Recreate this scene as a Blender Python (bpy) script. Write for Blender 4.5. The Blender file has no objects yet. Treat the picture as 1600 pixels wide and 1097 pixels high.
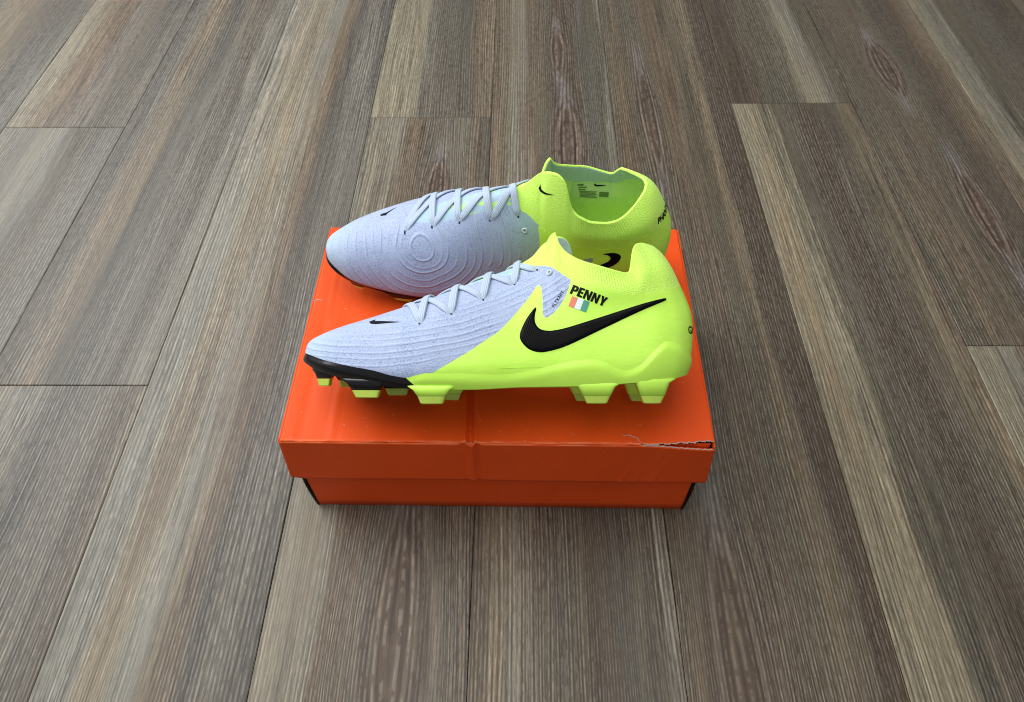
import bpy, math, random
import numpy as np
from mathutils import Vector, Matrix
from mathutils.bvhtree import BVHTree
from mathutils.geometry import delaunay_2d_cdt

random.seed(7)
rng = np.random.default_rng(7)
scene = bpy.context.scene
COL = scene.collection

# ------------------------------------------------------------------ camera
cam_data = bpy.data.cameras.new("camera")
cam_data.sensor_width = 36.0
cam_data.sensor_fit = 'HORIZONTAL'
cam_data.lens = 36.0 * 1114.327 / 1600.0
cam_data.clip_start = 0.02
cam_data.clip_end = 60.0
cam = bpy.data.objects.new("camera", cam_data)
COL.objects.link(cam)
PITCH, YAW, ROLL = 0.92474, -0.02166, -0.01668
cp, sp = math.cos(PITCH), math.sin(PITCH)
F = Vector((math.sin(YAW) * cp, math.cos(YAW) * cp, -sp))
R = Vector((math.cos(YAW), -math.sin(YAW), 0.0))
U = R.cross(F)
R2 = R * math.cos(ROLL) + U * math.sin(ROLL)
U2 = U * math.cos(ROLL) - R * math.sin(ROLL)
cam.matrix_world = Matrix(((R2.x, U2.x, -F.x, 0), (R2.y, U2.y, -F.y, 0), (R2.z, U2.z, -F.z, 0.6), (0, 0, 0, 1)))
cam_data.dof.use_dof = True
cam_data.dof.focus_distance = 0.55
cam_data.dof.aperture_fstop = 16.0
scene.camera = cam

# ------------------------------------------------------------------ light
world = bpy.data.worlds.new("World")
scene.world = world
world.use_nodes = True
wbg = world.node_tree.nodes["Background"]
wbg.inputs[0].default_value = (0.97, 0.98, 1.0, 1)
wbg.inputs[1].default_value = 0.37


def area(name, loc, target, sx, sy, power, color):
    d = bpy.data.lights.new(name, 'AREA')
    d.shape = 'RECTANGLE'
    d.size, d.size_y = sx, sy
    d.energy = power
    d.color = color
    o = bpy.data.objects.new(name, d)
    COL.objects.link(o)
    o.location = loc
    o.rotation_euler = (Vector(target) - Vector(loc)).to_track_quat('-Z', 'Y').to_euler()
    return o


area("window_light", (-1.35, 1.15, 1.25), (0.0, 0.42, 0.1), 1.3, 1.3, 33.0, (0.97, 0.985, 1.0))
area("ceiling_light", (-0.30, 0.45, 1.8), (-0.1, 0.40, 0.1), 1.5, 1.5, 23.0, (1.0, 0.98, 0.95))

scene.cycles.filter_width = 1.05
scene.cycles.use_denoising = True
scene.cycles.denoising_prefilter = 'ACCURATE'
vs = scene.view_settings
scene.display_settings.display_device = 'sRGB'
vs.view_transform = 'Standard'
vs.look = 'None'
vs.exposure = 0.0
vs.gamma = 1.0


# ------------------------------------------------------------------ helpers
def pchip(xs, ys):
    xs = np.asarray(xs, float)
    ys = np.asarray(ys, float)
    h = np.diff(xs)
    d = np.diff(ys) / h
    m = np.zeros_like(xs)
    m[0], m[-1] = d[0], d[-1]
    for i in range(1, len(xs) - 1):
        if d[i - 1] * d[i] > 0:
            w1, w2 = 2 * h[i] + h[i - 1], h[i] + 2 * h[i - 1]
            m[i] = (w1 + w2) / (w1 / d[i - 1] + w2 / d[i])

    def f(x):
        x = np.clip(np.asarray(x, float), xs[0], xs[-1])
        i = np.clip(np.searchsorted(xs, x, side='right') - 1, 0, len(xs) - 2)
        t = (x - xs[i]) / h[i]
        return ((2 * t**3 - 3 * t**2 + 1) * ys[i] + (t**3 - 2 * t**2 + t) * h[i] * m[i]
                + (-2 * t**3 + 3 * t**2) * ys[i + 1] + (t**3 - t**2) * h[i] * m[i + 1])
    return f


def sstep(a, b, x):
    t = np.clip((np.asarray(x, float) - a) / (b - a), 0, 1)
    return t * t * (3 - 2 * t)


def sdf(poly, P):
    """signed distance to a closed polygon, negative inside"""
    poly = np.asarray(poly, float)
    d2 = np.full(len(P), 1e18)
    inside = np.zeros(len(P), bool)
    for a, b in zip(poly, np.roll(poly, -1, 0)):
        e = b - a
        w = P - a
        k = np.clip((w @ e) / max(e @ e, 1e-18), 0, 1)
        d2 = np.minimum(d2, ((w - k[:, None] * e)**2).sum(1))
        c = ((a[1] > P[:, 1]) != (b[1] > P[:, 1]))
        with np.errstate(divide='ignore', invalid='ignore'):
            xi = (b[0] - a[0]) * (P[:, 1] - a[1]) / (b[1] - a[1]) + a[0]
        inside ^= c & (P[:, 0] < xi)
    return np.where(inside, -1, 1) * np.sqrt(d2)


def smooth_line(pts, n=6, closed=False):
    """Catmull-Rom through points"""
    p = np.asarray(pts, float)
    N = len(p)
    out = []
    for i in range(N if closed else N - 1):
        if closed:
            a, b, c, d = p[i - 1], p[i], p[(i + 1) % N], p[(i + 2) % N]
        else:
            a, b, c, d = p[max(i - 1, 0)], p[i], p[i + 1], p[min(i + 2, N - 1)]
        for k in range(n):
            t = k / n
            out.append(0.5 * (2 * b + (c - a) * t + (2 * a - 5 * b + 4 * c - d) * t * t + (3 * b - a - 3 * c + d) * t**3))
    if not closed:
        out.append(p[-1])
    return np.array(out)


def new_obj(name, V, Fs, mat=None, parent=None, normals=None, smooth=True, flow=None):
    me = bpy.data.meshes.new(name)
    V = np.asarray(V, float)
    me.from_pydata(V.tolist(), [], [tuple(int(i) for i in f) for f in Fs])
    me.update()
    if mat:
        me.materials.append(mat)
    me.polygons.foreach_set('use_smooth', [smooth] * len(me.polygons))
    if flow is not None:
        a = me.attributes.new('flow', 'FLOAT_VECTOR', 'POINT')
        a.data.foreach_set('vector', np.asarray(flow, float).ravel())
    if normals is not None:
        me.normals_split_custom_set_from_vertices(np.asarray(normals, float).tolist())
    o = bpy.data.objects.new(name, me)
    COL.objects.link(o)
    if parent:
        o.parent = parent
    return o


def thing(name, label, cat, loc=(0, 0, 0), group=None):
    o = bpy.data.objects.new(name, None)
    o.empty_display_size = 0.05
    COL.objects.link(o)
    o.location = loc
    o['label'] = label
    o['category'] = cat
    if group:
        o['group'] = group
    return o


def vnormals(V, T):
    fn = np.cross(V[T[:, 1]] - V[T[:, 0]], V[T[:, 2]] - V[T[:, 0]])
    N = np.zeros_like(V)
    for k in range(3):
        np.add.at(N, T[:, k], fn)
    return N / np.maximum(np.linalg.norm(N, axis=1), 1e-20)[:, None]


def clip(A, T, f):
    """cut triangles (attribute rows A, indices T) along f=0; returns (A,Tneg,Tpos)"""
    f = np.where(np.abs(f) < 1e-9, 1e-9, f)
    s = f[T] > 0
    c = s.sum(1)
    neg = [T[c == 0]]
    pos = [T[c == 3]]
    extra = []
    cache = {}
    n0 = len(A)

    def cutp(i, j):
        k = (i, j) if i < j else (j, i)
        if k not in cache:
            i, j = k
            u = f[i] / (f[i] - f[j])
            extra.append(A[i] * (1 - u) + A[j] * u)
            cache[k] = n0 + len(extra) - 1
        return cache[k]
    ng, ps = [], []
    for t, cc, ss in zip(T[(c > 0) & (c < 3)], c[(c > 0) & (c < 3)], s[(c > 0) & (c < 3)]):
        odd = int(np.argmax(ss)) if cc == 1 else int(np.argmin(ss))
        a, b, d = int(t[odd]), int(t[(odd + 1) % 3]), int(t[(odd + 2) % 3])
        p, q = cutp(a, b), cutp(a, d)
        one, two = (ps, ng) if cc == 1 else (ng, ps)
        one.append((a, p, q))
        two.append((p, b, d))
        two.append((p, d, q))
    if extra:
        A = np.vstack([A, np.array(extra)])
    if ng:
        neg.append(np.array(ng))
        pos.append(np.array(ps))
    return A, np.vstack(neg), np.vstack(pos)


def compact(A, T):
    u, inv = np.unique(T, return_inverse=True)
    return A[u], inv.reshape(T.shape)


# ------------------------------------------------------------------ boot shape (millimetres, toe at -x, lateral side -y)
X0, X1 = -166.0, 129.0


def psi(x):
    return np.arccos(np.clip(1 - 2 * (np.asarray(x, float) - X0) / (X1 - X0), -1, 1))


def tab(xs, ys):
    g = pchip(psi(xs), ys)
    return lambda x: g(psi(x))


XW = [-166, -163, -154, -141, -129, -116, -100, -82, -60, -30, 0, 30, 60, 90, 110, 122, 129]
f_med = tab(XW, [7, 19, 28, 35, 38.5, 41, 43.5, 45, 44.5, 39, 34, 31.5, 32, 33.5, 30, 21, 0])
f_lat = tab(XW, [7, -4, -14, -25, -32, -38, -43.5, -48, -50, -48, -43, -38, -35.5, -34.5, -30, -21, 0])
f_yc = tab([-166, -100, -60, 0, 40, 129], [7, 7, 5, 2, 0, 0])
f_zb = tab([-166, -160, -153, -140, -120, -100, -75, -37, 0, 40, 75, 105, 120, 129],
           [33.5, 29, 25.5, 21.5, 17.5, 14, 11.5, 11, 12.5, 13, 15, 17.5, 20, 24])
f_dors = tab([-166, -165.3, -163.8, -160, -153, -137, -115, -93, -74, -53, -29, -8, 7, 20, 129],
             [39, 41.5, 44.5, 48, 51.5, 57.5, 64, 71, 77, 85, 94.5, 102, 110, 122, 122])
f_a = tab([-166, -100, -40, 0, 30, 129], [2.3, 2.2, 1.9, 1.65, 1.6, 1.9])
f_b = tab([-166, -100, -40, 0, 30, 129], [0.5, 0.5, 0.58, 0.72, 0.95, 1.0])
g_heel = pchip([0, .09, .22, .35, .46, .59, .7, .8, .89, .95, 1], [124, 127, 128.5, 129, 128, 124, 119.5, 115.5, 111, 107, 102])
f_env = tab([-166, -8, 7, 20, 40, 65, 85, 105, 129], [102, 102, 106, 107, 103, 99, 103, 112, 118])
XC = 19.0      # collar opens here


def topx(xb):
    return xb - 27.0 * lam(xb)


def lam(xb):
    return np.clip((np.asarray(xb, float) - 40) / 89, 0, 1)**1.3


# collar edge heights: the soft collar of each boot of the pair sits a little differently
COLLAR = {
    'leaning': (pchip([19, 22, 25, 28, 33, 40, 47, 60, 70, 76, 78.6, 80, 82, 86, 91, 98, 102],
                      [121.5, 126, 127, 118.5, 110.5, 105, 101.5, 97, 94.5, 93.6, 95, 106, 112.5, 116.5, 118, 117.5, 116.5]),
                pchip([19, 24, 30, 35, 39, 42, 45, 52, 60, 70, 78, 86, 92, 96, 99, 102],
                      [121.5, 126, 127, 125, 119, 108, 101, 97, 94.5, 94, 96, 101.5, 107.5, 112, 115.5, 116.5])),
    'upright': (pchip([19, 22, 25, 28, 33, 40, 47, 60, 70, 76, 78.6, 81, 84, 88, 92, 97, 102],
                      [121.5, 126, 127, 119.5, 112, 107, 103.5, 98.5, 95.5, 94.3, 95.5, 100, 105.5, 108.5, 109.5, 110.5, 111]),
                pchip([19, 24, 30, 35, 39, 42, 45, 52, 60, 70, 78, 86, 92, 96, 99, 102],
                      [121.5, 126, 127, 125, 119, 108, 101, 97, 94.5, 94, 96, 100.5, 105, 108.5, 110.5, 111])),
}
g_cl, g_cm = COLLAR['leaning']
g_wl = pchip([19, 21, 25, 30, 40, 60, 76, 82, 87, 92, 97, 100.5, 102], [0, 5, 11, 17, 24.5, 31, 30, 26, 19.5, 14.5, 9.5, 5.5, 0])
g_wm = pchip([19, 21, 25, 31, 37, 42, 48, 60, 76, 82, 90, 97, 100.5, 102], [0, 3, 6, 9.5, 14, 20, 25, 27.5, 27, 25.5, 20, 12.5, 6.5, 0])


def surf(xb, t, med):
    """xb, t arrays (same shape), med bool -> xyz in mm"""
    xb = np.asarray(xb, float)
    t = np.asarray(t, float)
    tx = topx(xb)
    yc, zb = f_yc(xb), f_zb(xb)
    op = xb > XC
    zt = np.where(op, (g_cm if med else g_cl)(tx), f_dors(xb))
    wt = np.where(op, (g_wm if med else g_wl)(tx), 0.0)
    W = (f_med(xb) - yc) if med else (yc - f_lat(xb))
    W = np.maximum(W, 0)
    fw = 1 - sstep(-70, 0, xb)
    a, b = f_a(xb) + (0 if med else 0.35) * fw, f_b(xb) - (0 if med else 0.07) * fw
    ff = np.maximum(1 - t**a, 0)**b
    ws = np.minimum(29.0 * sstep(-25, 52, xb), W * 0.86)
    y = W * ff + ws * (1 - ff) + (wt - ws) * t**6
    und = np.clip(1 - t / 0.22, 0, 1)
    y = y * (1 - 0.13 * und**2)
    hs = np.where(xb < -8, zt, f_env(xb))
    z = zb + (hs - zb) * t + (zt - hs) * t**4
    # soft padded bulge round the ankle, pinched under the collar
    pk = sstep(20, 60, xb) * (1 - sstep(118, 129, xb))
    y = y + pk * (1.8 * np.exp(-((t - 0.82) / 0.11)**2) - 1.2 * np.exp(-((t - 0.56) / 0.14)**2))
    x = xb + (g_heel(t) - 129.0) * lam(xb)**1.0
    return np.stack([x, yc + (y if med else -y), z], -1)


NS, NT = 270, 64
PS = np.concatenate([np.linspace(0, 1, NS)])
STX = X0 + (X1 - X0) * (1 - np.cos(np.pi * PS)) / 2
STX[np.argmin(abs(STX - XC))] = XC
TT = np.sin(np.linspace(0, 1, NT) * np.pi / 2)


def base_grid():
    rows = []
    for med in (0, 1):
        xb, t = np.meshgrid(STX, TT, indexing='ij')
        P = surf(xb, t, bool(med))
        seg = np.linalg.norm(np.diff(P, axis=1), axis=2)
        arc = np.concatenate([np.zeros((NS, 1)), np.cumsum(seg, 1)], 1)
        top = arc[:, -1:] - arc
        rows.append(np.concatenate([P, xb[..., None], t[..., None], np.full_like(xb, med)[..., None], arc[..., None], top[..., None]], -1))
    A = np.concatenate([r.reshape(-1, 8) for r in rows])
    idx = np.arange(NS * NT).reshape(NS, NT)
    T = []
    for med in (0, 1):
        I = idx + med * NS * NT
        a, b, c, d = I[:-1, :-1].ravel(), I[1:, :-1].ravel(), I[1:, 1:].ravel(), I[:-1, 1:].ravel()
        if med:
            T += [np.stack([a, c, b], 1), np.stack([a, d, c], 1)]
        else:
            T += [np.stack([a, b, c], 1), np.stack([a, c, d], 1)]
    T = np.vstack(T)
    key = np.round(A[:, :3] * 1e4).astype(np.int64)
    _, first, inv = np.unique(key, axis=0, return_index=True, return_inverse=True)
    A = A[first]
    T = inv.ravel()[T]
    T = T[(T[:, 0] != T[:, 1]) & (T[:, 1] != T[:, 2]) & (T[:, 0] != T[:, 2])]
    N = vnormals(A[:, :3], T)
    return np.concatenate([A, N], 1), T, inv.ravel()     # 0-2 xyz 3 xb 4 t 5 side 6 arc 7 arctop 8-10 normal


def set_pose(which):
    global g_cl, g_cm, GA, GT, GINV, BVH
    g_cl, g_cm = COLLAR[which]
    GA, GT, GINV = base_grid()
    BVH = BVHTree.FromPolygons(GA[:, :3].tolist(), GT.tolist())


set_pose('leaning')
FRONT_M = Matrix.Translation((0, 0.2945, 0.1452)) @ Matrix.Rotation(-math.radians(55), 4, 'X')
BACK_M = Matrix.Translation((-0.0034, 0.4500, 0.1231)) @ Matrix.Rotation(-math.radians(1.4), 4, 'Z') @ Matrix.Rotation(math.radians(4.1), 4, 'X')
#DEVCUT

# ------------------------------------------------------------------ materials
class G:
    """small node-graph helper"""
    def __init__(s, name):
        s.m = bpy.data.materials.new(name)
        s.m.use_nodes = True
        s.t = s.m.node_tree
        s.b = s.t.nodes["Principled BSDF"]

    def n(s, typ, **kw):
        o = s.t.nodes.new(typ)
        for k, v in kw.items():
            setattr(o, k, v)
        return o

    def put(s, sock, v):
        if isinstance(v, bpy.types.NodeSocket):
            s.t.links.new(v, sock)
        elif isinstance(v, (tuple, list)) and sock.type == 'RGBA' and len(v) == 3:
            sock.default_value = (*v, 1)
        else:
            sock.default_value = v

    def math(s, op, a, b=0.0, c=0.0, clamp=False):
        o = s.n('ShaderNodeMath', operation=op, use_clamp=clamp)
        for k, v in enumerate((a, b, c)):
            s.put(o.inputs[k], v)
        return o.outputs[0]

    def mix(s, f, a, b, mode='MIX'):
        o = s.n('ShaderNodeMix', data_type='RGBA', blend_type=mode)
        s.put(o.inputs[0], f)
        s.put(o.inputs[6], a)
        s.put(o.inputs[7], b)
        return o.outputs[2]

    def ramp(s, f, stops, interp='LINEAR'):
        o = s.n('ShaderNodeValToRGB')
        o.color_ramp.interpolation = interp
        e = o.color_ramp.elements
        while len(e) < len(stops):
            e.new(0.5)
        for el, (p, c) in zip(e, stops):
            el.position = p
            el.color = (*c, 1) if len(c) == 3 else c
        s.put(o.inputs[0], f)
        return o.outputs[0]

    def smooth(s, v, lo, hi):
        o = s.n('ShaderNodeMapRange', interpolation_type='SMOOTHSTEP')
        s.put(o.inputs[0], v)
        o.inputs[1].default_value, o.inputs[2].default_value = lo, hi
        return o.outputs[0]

    def noise(s, vec, scale, detail=2.0, rough=0.5, dist=0.0):
        o = s.n('ShaderNodeTexNoise')
        s.put(o.inputs['Vector'], vec)
        o.inputs['Scale'].default_value = scale
        o.inputs['Detail'].default_value = detail
        o.inputs['Roughness'].default_value = rough
        o.inputs['Distortion'].default_value = dist
        return o.outputs[0]

    def scale(s, vec, v, off=(0, 0, 0)):
        o = s.n('ShaderNodeMapping')
        s.put(o.inputs[0], vec)
        o.inputs[1].default_value = off
        o.inputs[3].default_value = v
        return o.outputs[0]

    def obj(s):
        return s.n('ShaderNodeTexCoord').outputs['Object']

    def flow(s):
        return s.n('ShaderNodeAttribute', attribute_name='flow').outputs['Vector']

    def xyz(s, v):
        return s.n('ShaderNodeSeparateXYZ').outputs if False else s._sep(v)

    def _sep(s, v):
        o = s.n('ShaderNodeSeparateXYZ')
        s.put(o.inputs[0], v)
        return o.outputs[0], o.outputs[1], o.outputs[2]

    def bump(s, h, strength, dist, normal=None):
        o = s.n('ShaderNodeBump')
        s.put(o.inputs['Height'], h)
        o.inputs['Strength'].default_value = strength
        o.inputs['Distance'].default_value = dist
        if normal is not None:
            s.put(o.inputs['Normal'], normal)
        return o.outputs[0]

    def out(s, col=None, rough=None, normal=None, **kw):
        if col is not None:
            s.put(s.b.inputs['Base Color'], col)
        if rough is not None:
            s.put(s.b.inputs['Roughness'], rough)
        if normal is not None:
            s.put(s.b.inputs['Normal'], normal)
        for k, v in kw.items():
            s.put(s.b.inputs[k.replace('_', ' ')], v)
        return s.m


NEON = (0.55, 0.93, 0.022)
NEON_SOLE = (0.55, 0.93, 0.10)
GREY = (0.49, 0.57, 0.84)


def ridge(g, r, w):
    """thin raised line where r = 0"""
    return g.math('SUBTRACT', 1.0, g.smooth(g.math('ABSOLUTE', r), 0.0, w))


def mat_knit():
    g = G("pale_blue_knit")
    P = g.obj()
    x, y, z = g.xyz(P)
    # medial relief: slightly spiralling rings around the ball of the foot
    dx = g.math('SUBTRACT', x, -0.0775)
    dz = g.math('MULTIPLY', g.math('SUBTRACT', z, 0.0635), 1.12)
    r = g.math('MULTIPLY', 0.90, g.math('SQRT', g.math('ADD', g.math('POWER', dx, 2.0), g.math('POWER', dz, 2.0))))
    wob = g.math('MULTIPLY', g.math('SUBTRACT', g.noise(P, 26.0, 1.0), 0.5), 0.010)
    r = g.math('ADD', r, wob)
    acc = None
    for rr, k in ((0.0085, .9), (0.0155, .4), (0.0195, 1.1), (0.0262, .5), (0.0325, 1.0), (0.0395, .6), (0.0450, 1.1), (0.0520, .8), (0.0585, .9), (0.0650, .8), (0.0715, .9), (0.0780, .6)):
        q = g.math('MULTIPLY', ridge(g, g.math('SUBTRACT', r, rr), 0.0015), k)
        acc = q if acc is None else g.math('ADD', acc, q)
    arcs = g.smooth(g.noise(g.scale(P, (1, 1, 1), (3, 1, 2)), 30.0, 1.0), 0.30, 0.44)
    med = g.math('MULTIPLY', acc, arcs)
    # lateral relief: long lines sweeping from the toe up to the instep
    ex = g.math('SUBTRACT', x, -0.108)
    ez = g.math('SUBTRACT', z, 0.298)
    R = g.math('SQRT', g.math('ADD', g.math('POWER', ex, 2.0), g.math('POWER', ez, 2.0)))
    R = g.math('ADD', R, g.math('MULTIPLY', wob, 0.35))
    acc2 = None
    for rr, k, w in ((0.2360, .5, .0013), (0.2402, .8, .0014), (0.2440, .5, .0012), (0.2488, .9, .0016), (0.2530, .6, .0012), (0.2572, 1.0, .0016), (0.2622, .7, .0013), (0.2662, .5, .0013), (0.2712, .5, .0013)):
        q = g.math('MULTIPLY', ridge(g, g.math('SUBTRACT', R, rr), w), k)
        acc2 = q if acc2 is None else g.math('ADD', acc2, q)
    acc2 = g.math('MULTIPLY', g.math('MULTIPLY', acc2, 0.62), g.smooth(g.noise(g.scale(P, (1, 1, 2)), 22.0, 1.0), 0.30, 0.50))
    isl = g.smooth(y, 0.0, 0.004) if False else g.n('ShaderNodeAttribute', attribute_name='flow').outputs['Vector']
    # side flag travels in the flow attribute (z > 0.5 on the medial side)
    _, _, fz = g.xyz(isl)
    relief = g.n('ShaderNodeMix', data_type='FLOAT')
    g.put(relief.inputs[0], fz)
    g.put(relief.inputs[2], acc2)
    g.put(relief.inputs[3], med)
    relief = relief.outputs[0]
    weave = g.noise(g.scale(P, (1.0, 1.0, 1.6)), 900.0, 2.0, 0.6)
    v = g.n('ShaderNodeTexVoronoi')
    g.put(v.inputs['Vector'], P)
    v.inputs['Scale'].default_value = 620.0
    pits = g.smooth(v.outputs[0], 0.15, 0.55)
    zone = g.smooth(g.noise(P, 55.0, 2.0), 0.42, 0.6)
    h = g.math('ADD', g.math('MULTIPLY', weave, 0.85), g.math('MULTIPLY', g.math('MULTIPLY', pits, zone), -0.45))
    h = g.math('ADD', h, g.math('MULTIPLY', relief, 2.6))
    bmp = g.bump(h, 0.75, 0.00042)
    spk = g.smooth(g.noise(P, 1500.0, 2.0, 0.7), 0.36, 0.56)
    col = g.mix(spk, (0.295, 0.37, 0.555), (0.415, 0.495, 0.70))
    dk = g.math('SUBTRACT', 1.0, g.smooth(g.noise(P, 780.0, 2.0, 0.6), 0.33, 0.43))
    col = g.mix(g.math('MULTIPLY', dk, 0.6), col, (0.13, 0.21, 0.36))
    col = g.mix(g.math('MULTIPLY', g.math('MULTIPLY', g.math('SUBTRACT', 1.0, pits), zone), 0.35), col, (0.16, 0.24, 0.40))
    col = g.mix(g.math('MULTIPLY', g.smooth(g.noise(P, 30.0, 2.0), 0.4, 0.7), 0.25), col, (0.42, 0.51, 0.71))
    col = g.mix(g.math('MULTIPLY', relief, 0.35, clamp=True), col, (0.50, 0.61, 0.82))  # highlight along the raised lines, painted into the colour
    # the print fades towards mint at the toe and near the yellow panel
    toe = g.math('MULTIPLY', g.math('SUBTRACT', 1.0, g.smooth(x, -0.166, -0.130)), 0.62)
    col = g.mix(toe, col, (0.46, 0.62, 0.74))
    mint = g.math('MULTIPLY', g.math('MULTIPLY', g.smooth(x, -0.022, 0.016), fz), 0.55)
    col = g.mix(mint, col, (0.32, 0.58, 0.44))
    return g.out(col, 0.72, bmp, Sheen_Weight=0.12, Specular_IOR_Level=0.3)


def mat_tongue():
    g = G("speckled_tongue_knit")
    P = g.obj()
    x, y, z = g.xyz(P)
    n = g.noise(P, 260.0, 3.0, 0.65)
    big = g.noise(P, 70.0, 2.0)
    f = g.smooth(g.math('ADD', g.math('MULTIPLY', n, 0.7), g.math('MULTIPLY', big, 0.5)), 0.60, 0.70)
    f = g.math('MULTIPLY', f, g.smooth(x, -0.085, -0.03))
    col = g.mix(f, (0.36, 0.52, 0.66), (0.48, 0.80, 0.16))
    bmp = g.bump(g.noise(P, 900.0, 2.0), 0.6, 0.0005)
    return g.out(col, 0.75, bmp, Sheen_Weight=0.1)


def mat_neon_skin():
    g = G("neon_yellow_skin")
    P = g.obj()
    n = g.noise(g.scale(P, (1, 1, 2.2)), 130.0, 3.0, 0.6)
    fine = g.noise(P, 1400.0, 2.0)
    h = g.math('ADD', g.math('MULTIPLY', n, 0.55), g.math('MULTIPLY', fine, 0.18))
    col = g.mix(g.smooth(n, 0.3, 0.7), (0.56, 0.965, 0.10), (0.605, 0.99, 0.12))
    return g.out(col, 0.42, g.bump(h, 0.55, 0.0006), Specular_IOR_Level=0.4)


def mat_neon_knit():
    g = G("neon_yellow_rib_knit")
    P = g.obj()
    fx, fy, fz = g.xyz(g.flow())
    rib = g.math('SINE', g.math('MULTIPLY', fx, 2 * math.pi / 0.00235))
    ribmask = g.math('MULTIPLY', g.math('SUBTRACT', 1.0, g.smooth(fy, 0.009, 0.016)), g.smooth(fx, 0.040, 0.052))
    ribmask = g.math('MULTIPLY', ribmask, g.math('SUBTRACT', 1.0, g.smooth(fx, 0.092, 0.108)))
    peb = g.noise(g.scale(P, (1.0, 1.0, 1.2)), 820.0, 1.0, 0.5)
    fine = g.noise(P, 1500.0, 2.0)
    h = g.math('ADD', g.math('MULTIPLY', g.math('MULTIPLY', rib, 0.42), ribmask), g.math('MULTIPLY', peb, 0.95))
    h = g.math('ADD', h, g.math('MULTIPLY', fine, 0.35))
    col = g.mix(g.smooth(peb, 0.25, 0.7), (0.585, 0.985, 0.11), (0.65, 1.0, 0.17))
    return g.out(col, 0.8, g.bump(h, 0.8, 0.00055), Sheen_Weight=0.15, Specular_IOR_Level=0.25)


def mat_plain(name, col, rough=0.5, spec=0.5, nscale=0.0, nbump=0.0, var=0.0, **kw):
    g = G(name)
    P = g.obj()
    c = col
    nrm = None
    if var:
        c = g.mix(g.noise(P, nscale * 0.3, 3.0), tuple(max(v * (1 - var), 0) for v in col), tuple(min(v * (1 + var), 1) for v in col))
    if nbump:
        nrm = g.bump(g.noise(P, nscale, 3.0, 0.6), 0.5, nbump)
    return g.out(c, rough, nrm, Specular_IOR_Level=spec, **kw)


def mat_lace():
    g = G("pale_lace_weave")
    fx, fy, fz = g.xyz(g.flow())
    rib = g.math('SINE', g.math('MULTIPLY', fy, 2 * math.pi / 0.00125))
    chev = g.math('SINE', g.math('ADD', g.math('MULTIPLY', fx, 2 * math.pi / 0.0011), g.math('MULTIPLY', g.math('ABSOLUTE', fy), 5000)))
    h = g.math('ADD', rib, g.math('MULTIPLY', chev, 0.35))
    col = g.mix(g.smooth(rib, -1.0, 0.6), (0.37, 0.46, 0.60), (0.46, 0.56, 0.69))
    return g.out(col, 0.75, g.bump(h, 0.45, 0.00025), Sheen_Weight=0.1)


def mat_swoosh():
    g = G("glossy_black_film")
    x, y, z = g.xyz(g.obj())
    s = g.math('SINE', g.math('MULTIPLY', g.math('ADD', x, g.math('MULTIPLY', z, -0.28)), 2 * math.pi / 0.0013))
    m = g.math('SUBTRACT', 1.0, g.smooth(x, 0.004, 0.010))
    h = g.math('MULTIPLY', s, m)
    return g.out((0.003, 0.003, 0.004), 0.34, g.bump(h, 0.4, 0.0003), Specular_IOR_Level=0.07)


M = {
    'knit': mat_knit(), 'tongue': mat_tongue(), 'skin': mat_neon_skin(), 'collar': mat_neon_knit(),
    'sole': mat_plain("neon_sole_plastic", NEON_SOLE, 0.38, 0.45, 240, 0.0002, 0.03),
    'black': mat_plain("gloss_black_plate", (0.004, 0.004, 0.005), 0.24, 0.4, 300, 0.0002),
    'tip': mat_plain("milky_yellow_stud_tip", (0.64, 0.88, 0.13), 0.16, 0.5, 200, 0.0001, 0.05, Transmission_Weight=0.30, Subsurface_Weight=0.0),
    'lace': mat_lace(), 'swoosh': mat_swoosh(),
    'print': mat_plain("black_print", (0.006, 0.006, 0.007), 0.5, 0.1),
    'hole': mat_plain("eyelet_hole", (0.02, 0.022, 0.03), 0.8, 0.2),
    'ring': mat_plain("silver_grey_ring", (0.55, 0.60, 0.62), 0.35, 0.5),
    'lining': mat_plain("neon_lining", (0.72, 0.94, 0.36), 0.8, 0.2, 900, 0.0004, 0.05),
    'lining_top': mat_plain("pale_blue_lining", (0.58, 0.74, 0.76), 0.85, 0.2, 900, 0.0005, 0.08),
    'insole': mat_plain("neon_insole", (0.52, 0.86, 0.04), 0.75, 0.2, 700, 0.0003, 0.05),
    'label': mat_plain("pale_inner_label", (0.62, 0.84, 0.40), 0.6, 0.3),
    'labelink': mat_plain("dark_label_ink", (0.15, 0.24, 0.08), 0.6, 0.3),
    'red': mat_plain("flag_salmon", (0.74, 0.22, 0.14), 0.5, 0.3),
    'white': mat_plain("flag_white", (0.72, 0.82, 0.88), 0.5, 0.3),
    'green': mat_plain("flag_green", (0.08, 0.33, 0.24), 0.5, 0.3),
    'greypatch': mat_plain("grey_knit_patch", (0.33, 0.40, 0.44), 0.8, 0.2, 900, 0.0003),
}

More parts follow.
